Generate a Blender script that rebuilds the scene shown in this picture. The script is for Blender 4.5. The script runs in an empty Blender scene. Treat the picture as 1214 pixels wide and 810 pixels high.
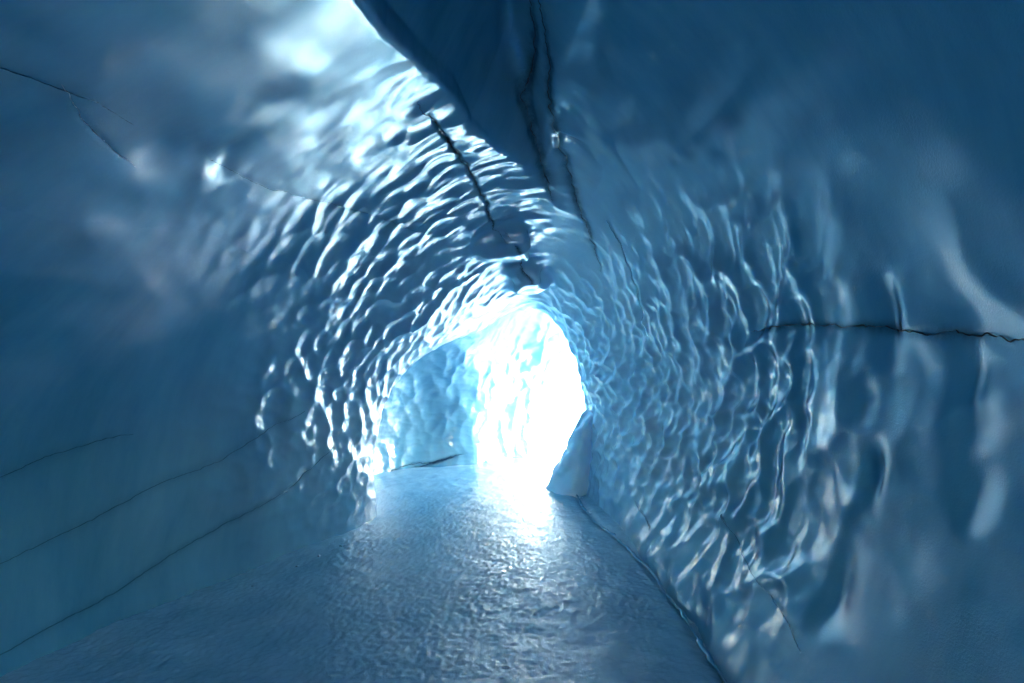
import bpy, math, random, time
import numpy as np
T0 = time.time()
R = math.radians
rng = np.random.default_rng(7)
sc = bpy.context.scene
COL = sc.collection

# ------------------------------------------------------------------ camera model (photo is 1214 x 810)
CAM = np.array([0.0, 0.0, 1.6]); F = 607.0; HX, HY = 607.0, 440.0
def ray(px, py):
    d = np.stack([(np.asarray(px, float) - HX) / F, np.ones_like(np.asarray(px, float)), (HY - np.asarray(py, float)) / F], -1)
    return d

# ------------------------------------------------------------------ numpy noise
def _hash(ix, iy, iz, seed):
    h = (ix.astype(np.uint32) * np.uint32(374761393) + iy.astype(np.uint32) * np.uint32(668265263)
         + iz.astype(np.uint32) * np.uint32(2147483647) + np.uint32(seed * 1274126177 & 0xffffffff))
    h = (h ^ (h >> np.uint32(13))) * np.uint32(1274126177)
    h = (h ^ (h >> np.uint32(16))) * np.uint32(2246822519)
    return h ^ (h >> np.uint32(15))
def vnoise(P, seed=0):
    """smooth value noise, -1..1"""
    i = np.floor(P).astype(np.int64); f = (P - i).astype(np.float32)
    f = f * f * f * (f * (f * 6 - 15) + 10)
    out = np.zeros(P.shape[0], np.float32)
    for dx in (0, 1):
        wx = f[:, 0] if dx else 1 - f[:, 0]
        for dy in (0, 1):
            wy = f[:, 1] if dy else 1 - f[:, 1]
            for dz in (0, 1):
                wz = f[:, 2] if dz else 1 - f[:, 2]
                h = _hash(i[:, 0] + dx, i[:, 1] + dy, i[:, 2] + dz, seed)
                out += wx * wy * wz * ((h & np.uint32(0xffff)).astype(np.float32) / 32767.5 - 1)
    return out
def fbm(P, seed=0, octv=3, gain=.5):
    a, s = 1.0, np.zeros(P.shape[0], np.float32)
    for k in range(octv):
        s += a * vnoise(P * (2.03 ** k) + 17.3 * k, seed + k); a *= gain
    return s
def cups(P, seed=0, k=9.0, jit=.85):
    """smooth cellular scallops: 0 at the ridges, about 1 in the middle of each hollow"""
    i = np.floor(P).astype(np.int64)
    acc = np.zeros(P.shape[0], np.float32)
    for dx in (-1, 0, 1):
        for dy in (-1, 0, 1):
            for dz in (-1, 0, 1):
                c = i + np.array([dx, dy, dz])
                h = _hash(c[:, 0], c[:, 1], c[:, 2], seed)
                o = np.stack([(h & np.uint32(1023)), (h >> np.uint32(10)) & np.uint32(1023), (h >> np.uint32(20)) & np.uint32(1023)], -1).astype(np.float32) / 1023 - .5
                d = c + .5 + o * jit - P
                acc += np.exp(-k * (d * d).sum(1)).astype(np.float32)
    d2 = -np.log(np.maximum(acc, 1e-12)) / k
    return 1 - np.clip(d2, -.3, 1.2) / .45
def sstep(a, b, x):
    t = np.clip((x - a) / (b - a), 0, 1); return t * t * (3 - 2 * t)

# ------------------------------------------------------------------ the hollow of the cave as a signed field (negative = air)
# cross-sections (x, z) of the main passage at distance y, from the foot of the right wall over the roof to the left foot
ST = {
 -5.0: [(-.5 + .22 * math.cos(a), 1.2 + .22 * math.sin(a)) for a in np.linspace(-1.4, 4.5, 15)],
 -3.0: [(1.0,-.5),(1.05,0),(1.3,.8),(1.4,1.4),(1.2,2.0),(.8,2.25),(.4,2.35),(-.4,2.4),(-1.2,2.35),(-2.0,2.1),(-2.6,1.7),(-2.9,1.2),(-2.9,.5),(-2.7,0),(-2.6,-.5)],
 0.0: [(1.05,-.5),(1.1,0),(1.35,.6),(1.45,1.4),(1.36,2.0),(1.15,2.6),(.75,3.1),(.4,3.35),(.1,3.2),(-.4,2.68),(-.9,2.42),(-1.5,2.12),(-2.15,1.82),(-2.78,1.3),(-3.0,.6),(-3.1,0),(-3.05,-.5)],
 1.5: [(1.05,-.5),(1.1,0),(1.40,.6),(1.51,1.4),(1.42,2.0),(1.18,2.7),(.78,3.25),(.45,3.5),(.25,3.4),(0,3.12),(-.2,3.0),(-.42,2.92),(-.9,2.64),(-1.5,2.26),(-2.1,1.88),(-2.62,1.36),(-2.84,.7),(-2.95,0),(-2.9,-.5)],
 3.0: [(1.05,-.5),(1.12,0),(1.46,.6),(1.58,1.4),(1.48,2.0),(1.18,2.7),(.75,3.3),(.48,3.58),(.25,3.56),(.05,3.38),(-.15,3.35),(-.38,3.30),(-.9,3.0),(-1.45,2.56),(-1.92,2.12),(-2.33,1.6),(-2.53,1.0),(-2.57,.5),(-2.57,0),(-2.5,-.5)],
 4.2: [(1.05,-.5),(1.12,0),(1.43,.6),(1.57,1.4),(1.43,2.0),(1.08,2.7),(.55,3.2),(0,3.22),(-.5,3.10),(-1.0,2.80),(-1.45,2.36),(-1.8,1.82),(-1.98,1.25),(-2.03,.6),(-2.08,0),(-2.05,-.5)],
 5.2: [(1.0,-.5),(1.04,0),(1.28,.6),(1.38,1.4),(1.22,2.1),(.85,2.72),(.4,3.0),(0,2.95),(-.5,2.65),(-.95,2.15),(-1.27,1.7),(-1.42,1.2),(-1.47,.6),(-1.52,0),(-1.52,-.5)],
 6.4: [(.86,-.5),(.88,0),(1.0,.8),(1.02,1.4),(.85,2.0),(.55,2.5),(.3,2.72),(0,2.6),(-.4,2.3),(-.8,1.95),(-1.15,1.6),(-1.3,1.2),(-1.4,.6),(-1.45,0),(-1.45,-.5)],
 7.4: [(.9,-.5),(.95,0),(1.0,.8),(1.0,1.4),(.85,2.0),(.55,2.4),(.3,2.5),(0,2.4),(-.4,2.1),(-.75,1.7),(-1.0,1.3),(-1.1,1.0),(-1.2,.5),(-1.2,0),(-1.2,-.5)],
 8.6: [(.8,-.5),(.9,0),(.9,.8),(.9,1.4),(.8,1.8),(.5,2.1),(.3,2.2),(0,2.1),(-.3,1.9),(-.5,1.5),(-.6,1.2),(-.7,1.0),(-.8,.5),(-.8,0),(-.8,-.5)],
}
YT = np.arange(-5.5, 9.01, .05); NT = 360
YS = sorted(ST)
CXs = np.interp(YT, [-5, 2.5, 5, 7, 9], [-.7, -.6, -.1, 0, .1]); CXs = np.convolve(np.pad(CXs, 20, mode='edge'), np.ones(41) / 41, 'valid'); CZ = 1.25
def _table():
    tab = np.zeros((len(YS), len(YT) * 0 + NT)); th = np.linspace(-math.pi, math.pi, NT, endpoint=False)
    for k, y in enumerate(YS):
        p = np.array(ST[y]); cx = np.interp(y, YT, CXs)
        # densify the polyline (Catmull-Rom) and read the radius per angle
        q = np.vstack([2 * p[0] - p[1], p, 2 * p[-1] - p[-2]]); out = []
        for j in range(1, len(q) - 2):
            t = np.linspace(0, 1, 24, endpoint=False)[:, None]
            a, b, c, d = q[j - 1], q[j], q[j + 1], q[j + 2]
            out.append(.5 * (2 * b + (c - a) * t + (2 * a - 5 * b + 4 * c - d) * t * t + (3 * b - a - 3 * c + d) * t ** 3))
        p = np.vstack(out + [q[-2:-1]])
        a = np.arctan2(p[:, 1] - CZ, p[:, 0] - cx); r = np.hypot(p[:, 1] - CZ, p[:, 0] - cx)
        a = np.unwrap(a); o = np.argsort(a)
        tab[k] = np.interp(np.where(th < a.min(), th + 2 * math.pi, th), a[o], r[o])
    full = np.zeros((len(YT), NT))
    for j in range(NT): full[:, j] = np.interp(YT, YS, tab[:, j])
    def g(a, s, ax, wrap):
        n = int(3 * s) + 1; w = np.exp(-.5 * (np.arange(-n, n + 1) / s) ** 2); w /= w.sum()
        pad = [(0, 0), (0, 0)]; pad[ax] = (n, n)
        b = np.pad(a, pad, mode='wrap' if wrap else 'edge')
        return np.apply_along_axis(lambda v: np.convolve(v, w, 'valid'), ax, b)
    return g(g(full, 10, 0, False), 4, 1, True).astype(np.float32)
RT = _table()
def f_main(P):
    y = np.clip((P[:, 1] + 5.5) / .05, 0, len(YT) - 1.001); iy = y.astype(int); fy = y - iy
    cx = np.interp(P[:, 1], YT, CXs)
    dx, dz = P[:, 0] - cx, P[:, 2] - CZ
    th = (np.arctan2(dz, dx) + math.pi) / (2 * math.pi) * NT; it = np.floor(th).astype(int); ft = th - it
    it %= NT; i2 = (it + 1) % NT
    r = (RT[iy, it] * (1 - ft) + RT[iy, i2] * ft) * (1 - fy) + (RT[iy + 1, it] * (1 - ft) + RT[iy + 1, i2] * ft) * fy
    return np.maximum(np.hypot(dx, dz) - r, P[:, 1] - 8.2)
U = np.array([.86, .51, 0]); N_ = np.array([.51, -.86, 0])
def ell(P, c, r, frame=None):
    D = P - np.array(c)
    if frame is not None: D = np.stack([D @ frame[0], D @ frame[1], D[:, 2]], -1)
    k = np.sqrt(((D / np.array(r)) ** 2).sum(1)); g = np.sqrt(((D / np.array(r) ** 2) ** 2).sum(1)) + 1e-6
    return k * (k - 1) / g
def smin(a, b, k):
    h = np.clip(.5 + .5 * (b - a) / k, 0, 1); return b * (1 - h) + a * h - k * h * (1 - h)
def smax(a, b, k): return -smin(-a, -b, k)
def f_slot(P):
    # cleft in the roof: a sloping left face above the lip, the right wall carried on upwards, closing to a crack
    x, y, z = P.T
    lip = np.interp(y, [-3, 0, 1.6, 2.1, 2.6, 3, 3.4, 3.8, 4.2], [-.4, -.5, -.56, -.54, -.46, -.36, -.29, -.1, .15])
    l = (lip + .5 * np.maximum(z - np.interp(y, [0, 1.5, 3, 4.2], [2.65, 3.0, 3.36, 3.2]), 0) - x) / 1.1
    r = (x - np.minimum(.57 - .74 * (z - 3.3), .85) + .22 * sstep(2.6, 4.0, y)) / 1.24
    e = ell(np.stack([0 * x, y, z], -1), (0, 2.2, 3.2), (9, 2.05, 1.5))
    return smax(smax(l, r, .08), e, .28)
def f_niche(P): return ell(P, (-.80, 7.02, .42), (1.55, 1.63, 1.67), (U, N_))
def f_exit(P):
    # passage bending away to the open air
    x = P[:, 0]
    cy = np.interp(x, [-1.5, 0, 1.35, 4.5, 8], [7.45, 8.1, 8.75, 9.3, 9.4])
    w = np.interp(x, [-1.5, 0, 1.35, 4.5, 8], [1.15, 1.28, 1.36, 1.5, 2.1])
    h = np.interp(x, [-1.5, 0, 1.35, 4.5, 8], [1.55, 2.1, 2.5, 3.1, 4.2])
    dy, dz = (P[:, 1] - cy) / w, (P[:, 2] - .55) / h
    k = np.sqrt(dy * dy + dz * dz)
    f = (k - 1) * np.minimum(w, h)
    return smax(f, -.7 - x, .9)
def f_out(P): return np.minimum(4.6 - P[:, 0], P[:, 1] + 4.6)
LEDGES = [((-.10, 5.25, 2.98), (.27, .30, .27)), ((.16, 6.1, 2.77), (.23, .30, .25))]
def rbox(P, c, h, r):
    q = np.abs(P - np.array(c)) - (np.array(h) - r)
    return np.linalg.norm(np.maximum(q, 0), axis=1) + np.minimum(q.max(1), 0) - r
def parts(P):
    return np.stack([f_main(P), f_slot(P), f_niche(P), f_exit(P), f_out(P)], 0)
def field(P):
    W = np.stack([vnoise(P * .9 + 3, 11), vnoise(P * .9 + 9, 12), vnoise(P * .9 + 5, 13)], -1) * .06
    Q = P + W
    a = smin(f_main(Q), f_slot(Q), .035 + .22 * sstep(0, .4, Q[:, 0]))
    a = smin(a, smin(f_niche(Q), f_exit(Q), .6), .10)
    a = smin(a, f_out(Q), .5)
    for c, h in LEDGES: a = smax(a, -(rbox(Q, c, h, .15) + .08 * vnoise(Q * 4.5, 15)), .09)
    return a
def grad(P, e=.01):
    g = np.zeros_like(P)
    for k in range(3):
        d = np.zeros(3); d[k] = e
        g[:, k] = (field(P + d) - field(P - d)) / (2 * e)
    return g
def hit(px, py, tmax=14):
    """where the line of sight through a photo point meets the bare ice"""
    d = ray(px, py); t = np.full(d.shape[0], .3); done = np.zeros(d.shape[0], bool)
    for _ in range(260):
        f = field(CAM + d * t[:, None]); step = np.clip(-f * .5, .004, .3); done |= f > -.003
        t = np.where(done, t, t + step)
    return CAM + d * t[:, None]

# ------------------------------------------------------------------ surface nets
def surface(h=.05):
    lo = np.array([-4.0, -5.2, -.35]); hi = np.array([6.2, 11.6, 5.6])
    n = np.ceil((hi - lo) / h).astype(int)
    gx, gy, gz = [lo[k] + h * np.arange(n[k]) for k in range(3)]
    G = np.zeros(n, np.float32)
    for j in range(0, n[1], 12):
        X, Y, Z = np.meshgrid(gx, gy[j:j + 12], gz, indexing='ij')
        G[:, j:j + 12] = field(np.stack([X.ravel(), Y.ravel(), Z.ravel()], -1)).reshape(X.shape)
    S = G < 0
    c = [S[a:n[0] - 1 + a, b:n[1] - 1 + b, d:n[2] - 1 + d] for a in (0, 1) for b in (0, 1) for d in (0, 1)]
    cnt = sum(x.astype(np.int8) for x in c); act = (cnt > 0) & (cnt < 8)
    idx = np.full(act.shape, -1, np.int64); ii = np.argwhere(act); idx[act] = np.arange(len(ii))
    acc = np.zeros((len(ii), 3)); num = np.zeros(len(ii))
    cor = [(a, b, d) for a in (0, 1) for b in (0, 1) for d in (0, 1)]
    for a in cor:
        for ax in range(3):
            if a[ax]: continue
            b = list(a); b[ax] = 1
            va = G[ii[:, 0] + a[0], ii[:, 1] + a[1], ii[:, 2] + a[2]]; vb = G[ii[:, 0] + b[0], ii[:, 1] + b[1], ii[:, 2] + b[2]]
            m = (va < 0) != (vb < 0); t = np.where(m, va / np.where(m, va - vb, 1), 0)
            p = np.array(a) + 0.0; q = np.tile(p, (len(ii), 1)); q[:, ax] = t
            acc[m] += q[m]; num[m] += 1
    V = lo + h * (ii + acc / num[:, None])
    faces = []
    for ax in range(3):
        o = [k for k in range(3) if k != ax]
        sl = [slice(1, n[k] - 1) for k in range(3)]; s1 = list(sl); s0 = list(sl); s0[ax] = slice(0, n[ax] - 1); s1[ax] = slice(1, n[ax])
        A, B = S[tuple(s0)], S[tuple(s1)]
        for flip in (False, True):
            m = (A & ~B) if not flip else (~A & B)
            e = np.argwhere(m); off = np.array([1, 1, 1]); off[ax] = 0; e = e + off
            def cell(d1, d2):
                q = e.copy(); q[:, o[0]] += d1; q[:, o[1]] += d2; return idx[q[:, 0], q[:, 1], q[:, 2]]
            f4 = np.stack([cell(-1, -1), cell(0, -1), cell(0, 0), cell(-1, 0)], -1)
            if flip == (ax != 1): f4 = f4[:, ::-1]
            faces.append(f4[:, ::-1])
    return V, np.vstack(faces)
def subdivide(V, Fq, sel):
    keep, S = Fq[~sel], Fq[sel]
    E = np.concatenate([np.stack([S[:, k], S[:, (k + 1) % 4]], -1) for k in range(4)]); E.sort(1)
    key = E[:, 0] * np.int64(len(V)) + E[:, 1]
    u, inv = np.unique(key, return_inverse=True)
    mid = .5 * (V[u // len(V)] + V[u % len(V)]); cen = V[S].mean(1)
    m = len(V) + inv.reshape(4, -1); c = len(V) + len(u) + np.arange(len(S))
    out = [np.stack([S[:, k], m[k], c, m[(k + 3) % 4]], -1) for k in range(4)]
    return np.vstack([V, mid, cen]), np.vstack(out + [keep])
def relax(V, n=2):
    for _ in range(n):
        f = field(V); g = grad(V); L = (g * g).sum(1) + 1e-4
        s = (f / L)[:, None] * g; l = np.linalg.norm(s, axis=1, keepdims=True) + 1e-9
        V = V - s * np.minimum(1, .04 / l)
    return V
V, FQ = surface(.055)
V = relax(V, 2)
for lvl in range(2):
    c = V[FQ].mean(1); d = np.linalg.norm(c - CAM, axis=1)
    sel = (c[:, 1] > .4) & (c[:, 0] < 2.6 if lvl else c[:, 0] < 4) & (np.abs(c[:, 0]) < 1.25 * c[:, 1] + .6)
    V, FQ = subdivide(V, FQ, sel)
V = relax(V, 1)
print('surface', len(V), len(FQ), round(time.time() - T0, 1))

# ------------------------------------------------------------------ cracks and dirt lines, traced on the ice
def resample(p, d):
    l = np.concatenate([[0], np.cumsum(np.linalg.norm(np.diff(p, axis=0), axis=1))]); n = max(int(l[-1] / d), 4)
    t = np.linspace(0, l[-1], n); return np.stack([np.interp(t, l, p[:, k]) for k in range(p.shape[1])], -1)
def trace(px, jit):
    """follow a line over the surface of the ice"""
    p = np.array(px, float); q = resample(p, 6)
    k = np.arange(len(q)); q[:, 0] += 2.5 * rng.standard_normal(len(q)).cumsum() / np.sqrt(len(q)) + rng.normal(0, jit, len(q)); q[:, 1] += rng.normal(0, jit, len(q))
    h = hit(q[:, 0], q[:, 1]); ok = np.concatenate([[True], np.linalg.norm(np.diff(h, axis=0), axis=1) < .45])
    return resample(h[ok], .012)
# owner, name, line, half-width, groove depth, groove half-width, stain strength, colour key, label
CR = [
 ('roof', 'crack', [(494,121),(505,131),(520,149),(535,172),(548,190),(560,207),(570,222),(580,240),(585,255),(591,270),(600,280),(607,292)], .0042, .020, .020, .9, 'dark', 'black zigzag crack below the pale lip'),
 ('roof', 'crack', [(600,276),(609,288),(617,303),(620,318),(628,330),(636,345)], .0055, .022, .020, .8, 'dark', None),
 ('roof', 'crack', [(629,0),(632,40),(627,80),(622,112),(629,140),(636,165),(645,190),(652,212),(660,236)], .0034, .018, .055, .75, 'dark', 'dark crack climbing out of the cleft'),
 ('right', 'crack', [(640,0),(646,50),(651,112),(657,150),(665,180),(673,205),(680,235),(687,258),(694,278),(703,300),(710,322)], .0036, .018, .045, .7, 'dark', 'long dark crack near the top of the wall'),
 ('right', 'crack', [(718,262),(735,290),(748,320),(757,345),(764,385),(768,400)], .0022, .010, .015, .4, 'mid', None),
 ('left', 'dirt_seam', [(-40,798),(0,775),(60,742),(130,705),(200,660),(250,630),(310,600),(350,577),(385,548),(402,530)], .0006, .002, .03, .28, 'mid', 'longest diagonal dirt line rising from the floor'),
 ('left', 'dirt_seam', [(-40,690),(0,668),(60,640),(100,620),(180,575),(260,545),(330,505),(365,488)], .0003, .001, .04, .2, 'mid', None),
 ('left', 'dirt_seam', [(-40,578),(0,565),(60,540),(120,520),(155,514)], .0003, .001, .04, .18, 'mid', None),
 ('left', 'dirt_seam', [(-30,68),(0,80),(50,97),(105,116),(160,150)], .0003, .001, .04, .18, 'mid', None),
 ('left', 'dirt_seam', [(250,190),(320,225),(400,245),(460,262),(508,280)], .0004, .0015, .03, .22, 'mid', None),
 ('left', 'crack', [(72,98),(85,118),(96,140),(112,162),(138,186),(160,200)], .0012, .006, .01, 0, 'pale', 'fine white hairline crack'),
 ('right', 'dirt_seam', [(884,393),(920,388),(960,385),(1010,388),(1060,394),(1120,396),(1170,400),(1214,403),(1260,406)], .0022, .004, .026, .7, 'dark', 'level dark dirt line at eye height'),
 ('right', 'crack', [(752,592),(760,606),(772,632)], .003, .012, .015, .3, 'mid', None),
 ('right', 'crack', [(858,610),(880,658),(910,700),(940,742),(957,775)], .0007, .003, .015, .2, 'mid', None),
 ('far', 'crack', [(486,557),(515,550),(532,545),(548,538)], .012, .02, .03, .7, 'mid', None),
 ('far', 'dirt_seam', [(452,563),(485,551),(520,547),(556,537)], .006, .01, .03, .3, 'mid', None),
]
LINES = [trace(c[2], 1.2 if c[7] == 'dark' and c[0] != 'right' or c[2][0][0] == 640 else .35) for c in CR]
def line_dist(V, L):
    d = np.full(len(V), 9.0); lo, hi = L.min(0) - .2, L.max(0) + .2
    s = np.where(((V > lo) & (V < hi)).all(1))[0]; Lq = L[::2]
    for a in range(0, len(s), 20000):
        k = s[a:a + 20000]
        D = (V[k] ** 2).sum(1)[:, None] + (Lq ** 2).sum(1)[None] - 2 * V[k] @ Lq.T
        j = D.argmin(1) / max(len(Lq) - 1, 1); d[k] = np.sqrt(np.maximum(D.min(1), 0)) + .05 * (1 - np.clip(np.minimum(j, 1 - j) * 7, 0, 1))
    return d

# ------------------------------------------------------------------ relief: scallops, dents, grooves
def ymap(y):   # shorter waves deeper in the cave
    yy = np.linspace(-6, 13, 400); L = np.interp(yy, [-6, 1.0, 2.4, 3.6, 5.0, 13], [.42, .36, .27, .215, .185, .155])
    return np.interp(y, yy, np.concatenate([[0], np.cumsum(.5 * (1 / L[1:] + 1 / L[:-1]) * np.diff(yy))]))
# single hollows that catch the daylight on the smoother ice
DENTS = [(1040,375,.045,.07,.17),(1143,462,.05,.08,.15),(1030,568,.045,.06,.12),(1016,468,.022,.06,.10),(1145,590,.04,.08,.12),(945,500,.03,.08,.20),(985,690,.03,.08,.22),
         (190,172,.026,.13,.08),(272,182,.026,.10,.07)]
DP = hit(np.array([d[0] for d in DENTS], float), np.array([d[1] for d in DENTS], float))
def dents(V):
    o = np.zeros(len(V))
    for p, d in zip(DP, DENTS):
        w = V - p; o += d[2] * np.exp(-(w[:, 1] / d[3]) ** 2 - (w[:, 2] / d[4]) ** 2 - (w[:, 0] / .35) ** 2)
    return o
def relief(V):
    PT = parts(V); x, y, z = V.T
    wv = np.stack([fbm(V * 1.7, 21, 2), fbm(V * 1.7 + 40, 22, 2), fbm(V * 1.7 + 80, 23, 2)], -1)
    A = np.stack([x / .36, ymap(y), z / np.interp(y, [2, 4, 6], [.27, .185, .145])], -1) + wv * np.array([.25, .22, .25])
    u, nn = V @ U, V @ N_
    B = np.stack([u / .2, nn / .3, z / .26], -1) + wv * np.array([.5, .3, .35])
    far = sstep(-.15, .15, PT[0] - np.minimum(PT[2], PT[3]))
    lm = sstep(.1, -.4, x)
    sc_h = (cups(A, 31) * (1 - lm) + .85 * cups(A * 1.25 + 4.4, 35) * lm) * (1 - far) + cups(B, 32) * far + .20 * cups(A * 2.1 + 3.3, 34)
    sc_big = cups(np.stack([x / .75, y / .62, z / .85], -1) + wv * .45 + 7.7, 33, 6)
    right = sstep(.2, .7, x) * (1 - far); left = sstep(.2, -.5, x) * (1 - far)
    near = sstep(1.7, 3.2, y) * (1 - left) + left * (.25 * sstep(1.6, 2.6, y) + .75 * sstep(2.6, 4.3, y + .6 * sstep(-1.2, -.2, x))); near = np.maximum(near, .42 * right * sstep(2.4, 1.8, z) * sstep(.3, 1, z))
    hi_fade = 1 - .85 * right * sstep(2.0, 2.9, z)
    lo_fade = 1 - .65 * sstep(.75, .2, z) * (1 - far)
    lf = 1 - left * sstep(4.7, 3.0, y + .5 * vnoise(V * .9, 44)) * sstep(2.5, 1.8, z) * .95          # the lower left wall is smooth up to the arch
    patch = .85 + .25 * np.clip(fbm(V * 1.1 + 5, 41, 2), -1, 1)
    amp = .036 * near * hi_fade * lo_fade * lf * patch * np.interp(y, [2, 4, 6], [1.4, 1.15, .9]) * (1 - .2 * left + .45 * right)
    amp = amp * (1 - far) + .022 * patch * far
    cleft = sstep(.05, -.1, PT[1] - PT[0])
    amp *= 1 - cleft
    roof = sstep(2.1, 2.7, z) * left
    bigA = (.042 - .016 * roof - .026 * right) * sstep(.5, 1.4, y) * (1 - .8 * sstep(3.2, 5, y)) * (1 - far) * (1 - .9 * left * sstep(2.95, 2.1, z)) * (1 - .7 * cleft) * (1 - .85 * right * sstep(2.1, 2.8, z))
    d = amp * sc_h + bigA * (sc_big - .3) + .03 * fbm(V * np.array([1.3, .8, 1.3]) + 60, 51, 3) + dents(V)
    return d * sstep(.1, .9, np.linalg.norm(V - CAM, axis=1))
def grooves(V, lines=True):
    d = np.zeros(len(V)); st = np.zeros(len(V))
    for c, L in zip(CR, LINES):
        q = line_dist(V, L); d += c[4] * np.exp(-(q / (c[5] * .7)) ** 2)
        if c[6]: st = np.maximum(st, c[6] * np.exp(-(q / (c[5] * 1.1)) ** 2))
    return d, st
G_ = grad(V); NRM = G_ / (np.linalg.norm(G_, axis=1, keepdims=True) + 1e-9)      # points into the ice
PT = parts(V); VB = V.copy()
gd, stain = grooves(VB)
V = VB + NRM * (relief(VB) + gd)[:, None]
print('relief', round(time.time() - T0, 1))

# ------------------------------------------------------------------ materials
def nt(name):
    m = bpy.data.materials.new(name); m.use_nodes = True
    return m, m.node_tree, m.node_tree.nodes['Principled BSDF']
def link(t, a, b): t.links.new(a, b)
def noise(t, scale, detail=3, rough=.5, stretch=(1, 1, 1)):
    tc = t.nodes.new('ShaderNodeTexCoord'); mp = t.nodes.new('ShaderNodeMapping'); mp.inputs['Scale'].default_value = stretch
    n = t.nodes.new('ShaderNodeTexNoise'); n.inputs['Scale'].default_value = scale; n.inputs['Detail'].default_value = detail; n.inputs['Roughness'].default_value = rough
    link(t, tc.outputs['Object'], mp.inputs['Vector']); link(t, mp.outputs['Vector'], n.inputs['Vector'])
    return n
def ramp(t, src, stops):
    r = t.nodes.new('ShaderNodeValToRGB'); e = r.color_ramp.elements
    e[0].position, e[0].color = stops[0][0], (*stops[0][1], 1); e[1].position, e[1].color = stops[-1][0], (*stops[-1][1], 1)
    for p, c in stops[1:-1]:
        k = e.new(p); k.color = (*c, 1)
    link(t, src, r.inputs['Fac']); return r
def ice(name, dark, pale, rough=.125, spec=1.0):
    m, t, b = nt(name)
    n = noise(t, 1.1, 6, .62, (.7, 1.9, .45)); r = ramp(t, n.outputs['Fac'], [(.32, dark), (.70, pale)])
    at = t.nodes.new('ShaderNodeAttribute'); at.attribute_name = 'frost_glow'  # pale tone, mostly daylight glow put into the colour
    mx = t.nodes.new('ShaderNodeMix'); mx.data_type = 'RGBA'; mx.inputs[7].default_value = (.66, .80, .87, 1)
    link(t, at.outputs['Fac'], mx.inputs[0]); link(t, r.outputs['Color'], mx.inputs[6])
    a2 = t.nodes.new('ShaderNodeAttribute'); a2.attribute_name = 'stain'
    m2 = t.nodes.new('ShaderNodeMix'); m2.data_type = 'RGBA'; m2.inputs[7].default_value = (.012, .035, .055, 1)
    ns = noise(t, 14, 4, .7); ml = t.nodes.new('ShaderNodeMath'); ml.operation = 'MULTIPLY'
    rs = t.nodes.new('ShaderNodeMapRange'); rs.inputs[1].default_value = .3; rs.inputs[2].default_value = .6; rs.inputs[3].default_value = .55; link(t, ns.outputs['Fac'], rs.inputs[0])
    link(t, a2.outputs['Fac'], ml.inputs[0]); link(t, rs.outputs[0], ml.inputs[1]); link(t, ml.outputs[0], m2.inputs[0])
    link(t, mx.outputs[2], m2.inputs[6]); link(t, m2.outputs[2], b.inputs['Base Color'])
    b.inputs['IOR'].default_value = 1.53; b.inputs['Specular Tint'].default_value = (.86, .95, 1, 1); b.inputs['Subsurface Weight'].default_value = .4; b.inputs['Subsurface Scale'].default_value = .10; b.inputs['Subsurface Radius'].default_value = (.25, .7, 1); b.inputs['Specular IOR Level'].default_value = spec
    n2 = noise(t, 3.0, 4, .6); rr = t.nodes.new('ShaderNodeMapRange'); rr.inputs[3].default_value = rough * .75; rr.inputs[4].default_value = rough * 1.4
    link(t, n2.outputs['Fac'], rr.inputs[0])
    ma = t.nodes.new('ShaderNodeMath'); ma.operation = 'MULTIPLY_ADD'; ma.inputs[1].default_value = .10; link(t, at.outputs['Fac'], ma.inputs[0]); link(t, rr.outputs[0], ma.inputs[2]); link(t, ma.outputs[0], b.inputs['Roughness'])
    n3 = noise(t, 110, 3, .7); bp = t.nodes.new('ShaderNodeBump'); bp.inputs['Distance'].default_value = .01; ag = t.nodes.new('ShaderNodeAttribute'); ag.attribute_name = 'grain'; link(t, ag.outputs['Fac'], bp.inputs['Strength'])
    link(t, n3.outputs['Fac'], bp.inputs['Height']); link(t, bp.outputs['Normal'], b.inputs['Normal'])
    return m
M_ICE = ice('blue_ice', (.050, .210, .325), (.115, .325, .450))
M_FLOOR, t, b = nt('trodden_ice')
n = noise(t, 2.2, 5, .6); r = ramp(t, n.outputs['Fac'], [(.3, (.24, .42, .53)), (.7, (.37, .56, .66))]); at = t.nodes.new('ShaderNodeAttribute'); at.attribute_name = 'frost_glow'; mx = t.nodes.new('ShaderNodeMix'); mx.data_type = 'RGBA'; mx.inputs[7].default_value = (.66, .76, .83, 1)
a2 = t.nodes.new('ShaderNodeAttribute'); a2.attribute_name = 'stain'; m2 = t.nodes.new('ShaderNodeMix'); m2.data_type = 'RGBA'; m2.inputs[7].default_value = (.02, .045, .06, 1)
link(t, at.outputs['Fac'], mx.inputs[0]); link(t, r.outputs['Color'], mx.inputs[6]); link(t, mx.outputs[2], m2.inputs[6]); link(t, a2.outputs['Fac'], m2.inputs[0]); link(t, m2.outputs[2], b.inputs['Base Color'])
b.inputs['Roughness'].default_value = .20; b.inputs['IOR'].default_value = 1.31; b.inputs['Specular IOR Level'].default_value = .7
n = noise(t, 120, 3, .65); bp = t.nodes.new('ShaderNodeBump'); bp.inputs['Strength'].default_value = .5; bp.inputs['Distance'].default_value = .01
link(t, n.outputs['Fac'], bp.inputs['Height']); link(t, bp.outputs['Normal'], b.inputs['Normal'])
M_SNOW, t, b = nt('snow'); b.inputs['Base Color'].default_value = (.8, .84, .88, 1); b.inputs['Roughness'].default_value = .7

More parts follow.
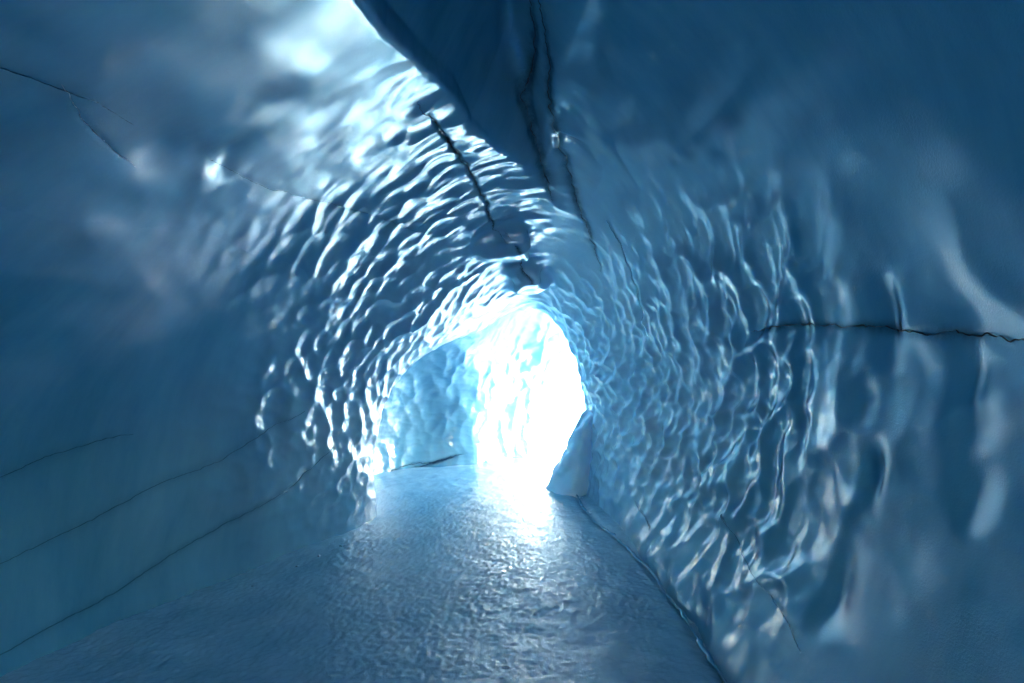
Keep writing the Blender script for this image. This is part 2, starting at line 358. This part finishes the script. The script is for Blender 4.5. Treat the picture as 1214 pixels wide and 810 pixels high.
# ------------------------------------------------------------------ object helpers
def mesh_obj(name, V, Fc, mat, parent=None, normals=None):
    me = bpy.data.meshes.new(name); me.from_pydata(V.tolist() if isinstance(V, np.ndarray) else V, [], Fc.tolist() if isinstance(Fc, np.ndarray) else Fc); me.update()
    me.polygons.foreach_set('use_smooth', [True] * len(me.polygons))
    if normals is not None: me.normals_split_custom_set_from_vertices(normals.tolist())
    me.materials.append(mat)
    o = bpy.data.objects.new(name, me); COL.objects.link(o)
    if parent is not None: o.parent = parent
    return o
def flat(name, col, rough=.6):
    m, t, b = nt(name); n = noise(t, 25, 4, .7)
    r = ramp(t, n.outputs['Fac'], [(.3, tuple(c * .6 for c in col)), (.7, col)]); link(t, r.outputs['Color'], b.inputs['Base Color']); b.inputs['Roughness'].default_value = rough
    return m
M_DARK = flat('dark_dirt', (.012, .02, .03)); M_MID = ice('dirty_ice', (.012, .06, .11), (.03, .10, .17)); M_PALE = flat('white_ice', (.5, .62, .72), .4)
def empty(name, loc, label=None, cat=None, group=None):
    o = bpy.data.objects.new(name, None); COL.objects.link(o); o.location = loc; o.empty_display_size = .2; o['kind'] = 'thing'
    if label: o['label'] = label; o['category'] = cat
    if group: o['group'] = group
    return o
# vertex normals of the whole surface, so that the pieces join without seams
FN = np.cross(V[FQ[:, 2]] - V[FQ[:, 0]], V[FQ[:, 3]] - V[FQ[:, 1]])
VN = np.zeros_like(V)
for k in range(4):
    for a in range(3): VN[:, a] += np.bincount(FQ[:, k], FN[:, a], len(V))
VN /= np.linalg.norm(VN, axis=1, keepdims=True) + 1e-12
# what each face belongs to
FC = VB[FQ].mean(1); PF = parts(FC); own = PF[:4].argmin(0); fx, fy, fz = FC.T
FNn = NRM[FQ[:, 0]]
ang = np.degrees(np.arctan2(fz - CZ, fx - np.interp(fy, YT, CXs))) % 360
ang += 6 * vnoise(FC * 2.2, 91)
wy = fy + .25 * vnoise(FC * 1.8, 92)
cls = np.full(len(FQ), 'right:scalloped_face', dtype=object)
main = own == 0
Rm = main & ((ang < np.interp(fy, [2, 4, 6], [60, 62, 66])) | (ang > 290)); Lm = main & (ang > 138) & (ang < 250)
cls[main] = 'roof:scalloped_vault'
cls[main & ~Rm & ~Lm & (wy < 3.9)] = 'roof:overhang'
cls[Rm & (wy < 2.3)] = 'right:smooth_face'; cls[Rm & (wy >= 2.3)] = 'right:scalloped_face'
cls[Lm & (wy < 4.1)] = 'left:smooth_face'; cls[Lm & (wy >= 4.1) & (fy < 6.2)] = 'left:arch_edge'; cls[Lm & (fy >= 6.2)] = 'far:niche'
cls[main & (ang >= 250) & (ang <= 290)] = 'left:smooth_face'
cls[own == 1] = 'roof:cleft'; cls[(own == 1) & (FNn[:, 0] > .25)] = 'right:upper_face'
cls[own == 2] = 'far:niche'; cls[own == 3] = 'far:bright_face'
cls[(own == 3) & (FNn[:, 1] < -.2)] = 'right:rear_face'
cls[(own >= 2) & (FNn[:, 0] < -.3) & (fy < 6.3) & (fx < -1.2)] = 'left:rear_face'
for c, h in LEDGES:
    m = (rbox(FC, c, h, .15) < .06) & (own <= 1); cls[m] = 'roof:ledge%d' % LEDGES.index((c, h))
cls[PF[4] < .06] = 'glacier:'
def tidy():
    # stray islands of a piece go to the piece around them
    names = sorted(set(cls)); cid = np.array([names.index(c) for c in cls])
    for k in range(len(names)):
        f = np.where(cid == k)[0]
        if not len(f): continue
        u, inv = np.unique(FQ[f], return_inverse=True); q = inv.reshape(-1, 4); lab = np.arange(len(u))
        while True:
            old = lab.copy(); m = lab[q].min(1)
            for c in range(4): np.minimum.at(lab, q[:, c], m)
            lab = lab[lab]; lab = lab[lab]
            if (lab == old).all(): break
        root = lab[q[:, 0]]; big = np.bincount(root).argmax(); st = f[root != big]
        if not len(st): continue
        vc = np.full(len(V), -1); o = np.where(cid != k)[0]
        for c in range(4): vc[FQ[o, c]] = cid[o]
        for r in np.unique(root[root != big]):
            g_ = f[root == r]; t_ = vc[FQ[g_]]; t_ = t_[t_ >= 0]
            if len(t_): cid[g_] = np.bincount(t_).argmax()
    return np.array(names, dtype=object)[cid]
cls = tidy(); cls = tidy()
frost_glow = np.clip((.36 + .26 * sstep(.1, .6, VB[:, 0])) * sstep(2.6, 6.0, VB[:, 1] + .3 * fbm(VB * 1.3, 64, 2)) * (1 - .4 * sstep(1.2, .3, VB[:, 2])) * sstep(-.1, .12, np.minimum(PT[2], PT[3]) - PT[0]) + .22 * sstep(.45, 1.1, VB[:, 0] + .3 * fbm(VB * 1.5, 61, 3)) * sstep(7.2, 8.4, VB[:, 1])  # walls and far face painted paler towards the exit, as its glow
    + .32 * np.exp(-((VB[:, 0] + .95) / .75) ** 2 - ((VB[:, 1] - 2.6) / .8) ** 2) * sstep(2.2, 2.8, VB[:, 2]) * sstep(-.12, .08, PT[1] - PT[0]) * np.clip(.8 + fbm(VB * 2.2, 62, 3), 0, 1.3) + .07 * sstep(.1, -.1, PT[2] - PT[0]), 0, 1)  # lip and niche lightened in colour, as if more daylight reached them
grain = .05 + .14 * sstep(3.0, 1.8, VB[:, 1]) * sstep(0, .6, VB[:, 0]) + .1 * frost_glow
ROOT = {
 'left': empty('ice_wall', (-2.4, 3, 0), 'smooth dark blue ice wall curving up, with diagonal dirt lines and an arched end', 'ice wall'),
 'right': empty('ice_wall', (1.3, 3, 0), 'ice wall covered in bright lens-shaped scallops, with a level dark dirt seam', 'ice wall'),
 'roof': empty('ice_vault', (0, 3, 3), 'ice roof over the path with a pale wavy lip, a dark cleft and black cracks', 'ice roof'),
 'far': empty('ice_wall', (-.5, 8.5, 0), 'pale ice wall across the end of the path, half shaded niche, half in daylight', 'ice wall'),
}
PART_LABEL = {'left:arch_edge': 'bright scalloped arch edge', 'roof:cleft': 'dark smooth cleft above the lip', 'roof:overhang': 'pale wavy overhang', 'far:niche': 'shaded blue niche under the arch', 'far:bright_face': 'white daylit face'}
def piece(key):
    m = cls == key
    if not m.any(): return
    fq = FQ[m]; u, inv = np.unique(fq, return_inverse=True)
    own_, nm = key.split(':'); nm = nm.rstrip('0123456789')
    par = ROOT.get(own_)
    o = mesh_obj(nm or 'glacier', V[u] - (np.array(par.location) if par else 0), inv.reshape(-1, 4), M_ICE, par, VN[u])
    o.data.attributes.new('frost_glow', 'FLOAT', 'POINT').data.foreach_set('value', frost_glow[u].astype(np.float32))
    o.data.attributes.new('stain', 'FLOAT', 'POINT').data.foreach_set('value', stain[u].astype(np.float32))
    o.data.attributes.new('grain', 'FLOAT', 'POINT').data.foreach_set('value', grain[u].astype(np.float32))
    if key in PART_LABEL: o['label'] = PART_LABEL[key]
    if not par: o['kind'] = 'structure'
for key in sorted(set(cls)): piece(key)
print('pieces', round(time.time() - T0, 1))

def ribbon(name, L, hw, mat, par, label):
    """a jagged, tapering vein lying in its groove"""
    g = grad(L); nrm = g / np.linalg.norm(g, axis=1, keepdims=True)
    P = L + nrm * (relief(L) + grooves(L)[0] * .8 - .004)[:, None]
    tn = np.gradient(P, axis=0); tn /= np.linalg.norm(tn, axis=1, keepdims=True) + 1e-9
    sd = np.cross(tn, nrm); sd /= np.linalg.norm(sd, axis=1, keepdims=True) + 1e-9
    s = np.linspace(0, 1, len(L)); k = np.arange(len(L))[:, None] * np.array([[.35, 0, 0]])
    wdt = hw * np.clip(np.minimum(s, 1 - s) * 8, .08, 1) * np.clip(.7 + 1.0 * vnoise(k * .7 + 3.1 * len(L), 81) + .6 * vnoise(k * 3.3, 82), .04, 2.2)
    off = (.35 * hw + (.004 if hw > .0015 else .0015)) * (1.6 * vnoise(k * .45 + 5, 84) + vnoise(k * 1.7 + 9, 83) + .6 * vnoise(k * 4 + 2, 85))
    rows = []
    for a, lift in ((-1, -.003), (-.5, 0), (0, .002), (.5, 0), (1, -.003)):
        rows.append(P + sd * (off + a * wdt)[:, None] + nrm * lift)
    VV = np.stack(rows, 1).reshape(-1, 3); n = len(L); i = np.arange(n * 5).reshape(n, 5)
    FF = np.stack([i[:-1, :-1].ravel(), i[1:, :-1].ravel(), i[1:, 1:].ravel(), i[:-1, 1:].ravel()], -1)
    o = mesh_obj(name, VV - np.array(par.location), FF, mat, par)
    if label: o['label'] = label
for c, L in zip(CR, LINES): ribbon(c[1], L, c[3], {'dark': M_DARK, 'mid': M_MID, 'pale': M_PALE}[c[7]], ROOT[c[0]], c[8])

# ------------------------------------------------------------------ floor of the cave, with a gutter at the foot of the right wall
def floor_px(p): p = np.array(p, float); d = ray(p[:, 0], p[:, 1]); return CAM + d * (-CAM[2] / d[:, 2])[:, None]
RIM = resample(floor_px([(684,588),(692,603),(704,618),(724,632),(744,650),(766,672),(790,703),(812,732),(832,765),(862,812),(905,890)]), .025)
gx = np.concatenate([np.linspace(-3.8, -2.9, 20, endpoint=False), np.linspace(-2.9, 1.4, 360, endpoint=False), np.linspace(1.4, 4.2, 40)])
gy = np.concatenate([np.linspace(-4.8, 2.0, 60, endpoint=False), np.geomspace(2.0, 11.4, 420)]); NX, NY = len(gx), len(gy)
X, Y = np.meshgrid(gx, gy, indexing='ij'); P = np.stack([X.ravel(), Y.ravel(), 0 * X.ravel()], -1)
RX = np.interp(P[:, 1], RIM[::-1, 1], RIM[::-1, 0])
q = P[:, 0] - RX - .03
P[:, 2] = .011 * fbm(P * 1.3, 71, 3) + .004 * fbm(P * 8, 72, 2) + (.0034 * vnoise(P * 46, 75) + .0024 * vnoise(P * 80, 76)) * (1 + .5 * vnoise(P * 1.7, 77)) * sstep(8, 5, P[:, 1]) - .03 * np.exp(-(q / .05) ** 2) * (P[:, 1] < 6.6)
dw = -field(P + np.array([0, 0, .08])); P[:, 2] += .012 * np.exp(-(np.maximum(dw, 0) / .10) ** 1.5) * (.6 + .6 * vnoise(P * 5, 74))
i = np.arange(NX * NY).reshape(NX, NY)
FF = np.stack([i[:-1, :-1].ravel(), i[1:, :-1].ravel(), i[1:, 1:].ravel(), i[:-1, 1:].ravel()], -1)
fl = mesh_obj('path', P, FF, M_FLOOR); fl['kind'] = 'structure'
fl.data.attributes.new('frost_glow', 'FLOAT', 'POINT').data.foreach_set('value', (sstep(-.4, 1.2, P[:, 0] + .3 * fbm(P * 1.5, 63, 3)) * sstep(7.3, 8.6, P[:, 1])).astype(np.float32))  # snowy floor by the exit, coloured paler so more daylight bounces
fl.data.attributes.new('stain', 'FLOAT', 'POINT').data.foreach_set('value', (.25 * np.exp(-(q / .05) ** 2) * (P[:, 1] < 6.6)).astype(np.float32))
g = mesh_obj('ground', [(-300, -300, -.15), (300, -300, -.15), (300, 300, -.15), (-300, 300, -.15)], [(0, 1, 2, 3)], M_SNOW); g['kind'] = 'structure'

def tube(name, L, rad, mat, nseg=8, flat_=.7):
    tn = np.gradient(L, axis=0); tn /= np.linalg.norm(tn, axis=1, keepdims=True)
    sd = np.stack([tn[:, 1], -tn[:, 0], 0 * tn[:, 0]], -1); up = np.array([0, 0, 1.0])
    VV = np.stack([L + sd * (rad * math.cos(a))[:, None] + up * (flat_ * rad * math.sin(a))[:, None] for a in np.linspace(0, 2 * math.pi, nseg, endpoint=False)], 1).reshape(-1, 3)
    n = len(L); F4 = [(r * nseg + k, (r + 1) * nseg + k, (r + 1) * nseg + (k + 1) % nseg, r * nseg + (k + 1) % nseg) for r in range(n - 1) for k in range(nseg)]
    F4 += [tuple(range(nseg)), tuple(reversed(range((n - 1) * nseg, n * nseg)))]
    return mesh_obj(name, [tuple(v) for v in VV], F4, mat)
k = np.arange(len(RIM))[:, None] * np.array([[.3, 0, 0]])
L = RIM.copy(); L[:, 0] += .01 * vnoise(k, 101); L[:, 2] = .004 + .01 * vnoise(k * .6, 102)
rim = tube('ice_ridge', L, np.clip(.007 + .012 * vnoise(k * .8, 103) + .006 * vnoise(k * 3, 104), .002, 1), M_ICE, flat_=.55)
rim['label'] = 'thin frozen ridge between the path and the foot of the scalloped wall'; rim['category'] = 'ice ridge'

# leaning block of ice at the far end of the right wall
def block():
    nz, na = 48, 64; VV = []
    for j in range(nz):
        s = j / (nz - 1); zz = -.05 + 1.15 * s
        cx = .70 + .34 * s ** .75; cyy = 6.95 + .02 * s
        rx = .235 * (1 - s) ** .8 + .035; ry = .34 * (1 - s) ** .6 + .06
        for a in np.linspace(0, 2 * math.pi, na, endpoint=False): VV.append((cx + rx * math.cos(a) * (1 + .12 * math.cos(2 * a + .5)), cyy + ry * math.sin(a), zz))
    VV = np.array(VV); c = np.array([.85, 6.95, 0]); dv = VV - c; dv[:, 2] = 0; dv /= np.linalg.norm(dv, axis=1, keepdims=True) + 1e-6
    VV += dv * (.05 * fbm(VV * 3.2, 111, 3) + .018 * cups(VV * np.array([6, 6, 3.5]), 112))[:, None]
    F4 = [(j * na + k, j * na + (k + 1) % na, (j + 1) * na + (k + 1) % na, (j + 1) * na + k) for j in range(nz - 1) for k in range(na)]
    F4.append(tuple(range((nz - 1) * na, nz * na)))
    o = mesh_obj('ice_block', VV, F4, M_ICE); o.data.attributes.new('frost_glow', 'FLOAT', 'POINT').data.foreach_set('value', np.full(len(VV), .7, np.float32)); o['label'] = 'rounded block of ice leaning on the end of the scalloped wall'; o['category'] = 'ice block'  # whole block coloured paler to make up for the little light it gets
block()

# small chips of ice lying at the foot of the walls
def chip(x, y, r, seed, label, group):
    import bmesh
    bm = bmesh.new(); bmesh.ops.create_icosphere(bm, subdivisions=2, radius=1)
    W = np.array([v.co[:] for v in bm.verts]); k = 1 + .45 * vnoise(W * 1.3 + seed * 7.1, 120)[:, None]
    W = W * k * np.array([r, r * .7, r * .5]); W[:, 2] = np.maximum(W[:, 2], -r * .25)
    me = bpy.data.meshes.new('ice_chip'); bm.to_mesh(me); bm.free(); me.vertices.foreach_set('co', W.astype(np.float32).ravel()); me.update()
    me.materials.append(M_ICE); o = bpy.data.objects.new('ice_chip', me); COL.objects.link(o)
    me.attributes.new('frost_glow', 'FLOAT', 'POINT').data.foreach_set('value', np.full(len(W), .5, np.float32))
    d2 = (P[:, 0] - x) ** 2 + (P[:, 1] - y) ** 2; o.location = (x, y, P[d2.argmin(), 2] + r * .2); o.rotation_euler = (0, 0, seed * 1.9)
    o['label'] = label; o['category'] = 'ice chip'; o['group'] = group
for k, (px, py, r) in enumerate([(668,580,.022),(676,583,.03),(683,579,.02),(690,588,.026),(662,584,.014),(700,606,.02)]):
    c = floor_px([(px, py)])[0]; chip(c[0], c[1], r, k, 'small ice chip on the path beside the rounded ice block', 'ice chips by the ice block')
for k, (px, py, r) in enumerate([(378,660,.02),(352,672,.014),(404,648,.018),(300,694,.014)]):
    c = floor_px([(px, py)])[0]; chip(c[0], c[1], r, k + 11, 'small ice chip on the path edge under the smooth dark wall', 'ice chips under the smooth wall')

# ------------------------------------------------------------------ camera, sun, sky
cd = bpy.data.cameras.new('camera'); co = bpy.data.objects.new('camera', cd); COL.objects.link(co); sc.camera = co
co.location = CAM; co.rotation_euler = (R(90), 0, 0); cd.sensor_width = 36; cd.lens = 18; cd.shift_y = 35 / 1214; cd.clip_start = .02; cd.clip_end = 2000
SUN = np.array([.885, -.375, .235]); SUN /= np.linalg.norm(SUN)
el = math.asin(SUN[2]); az = math.atan2(SUN[0], SUN[1])
sd = bpy.data.lights.new('sun', 'SUN'); sd.energy = 2.0; sd.angle = R(.5); sd.color = (1, .98, .95)
so = bpy.data.objects.new('sun', sd); COL.objects.link(so)
from mathutils import Vector
so.rotation_euler = Vector(SUN.tolist()).to_track_quat('Z', 'Y').to_euler(); so.location = (8, 6, 6)
w = bpy.data.worlds.new('World'); sc.world = w; w.use_nodes = True
t = w.node_tree; sk = t.nodes.new('ShaderNodeTexSky'); sk.sky_type = 'NISHITA'; sk.sun_disc = False; sk.sun_elevation = el; sk.sun_rotation = az
t.links.new(sk.outputs['Color'], t.nodes['Background'].inputs['Color']); t.nodes['Background'].inputs['Strength'].default_value = .15
vs = sc.view_settings; vs.view_transform = 'Standard'; vs.look = 'None'; vs.gamma = 1; vs.exposure = 5.2
cy = sc.cycles; cy.use_denoising = True; cy.max_bounces = 14; cy.diffuse_bounces = 10; cy.glossy_bounces = 5
cy.sample_clamp_indirect = 0; cy.caustics_reflective = False; cy.caustics_refractive = False
print('built', round(time.time() - T0, 1))
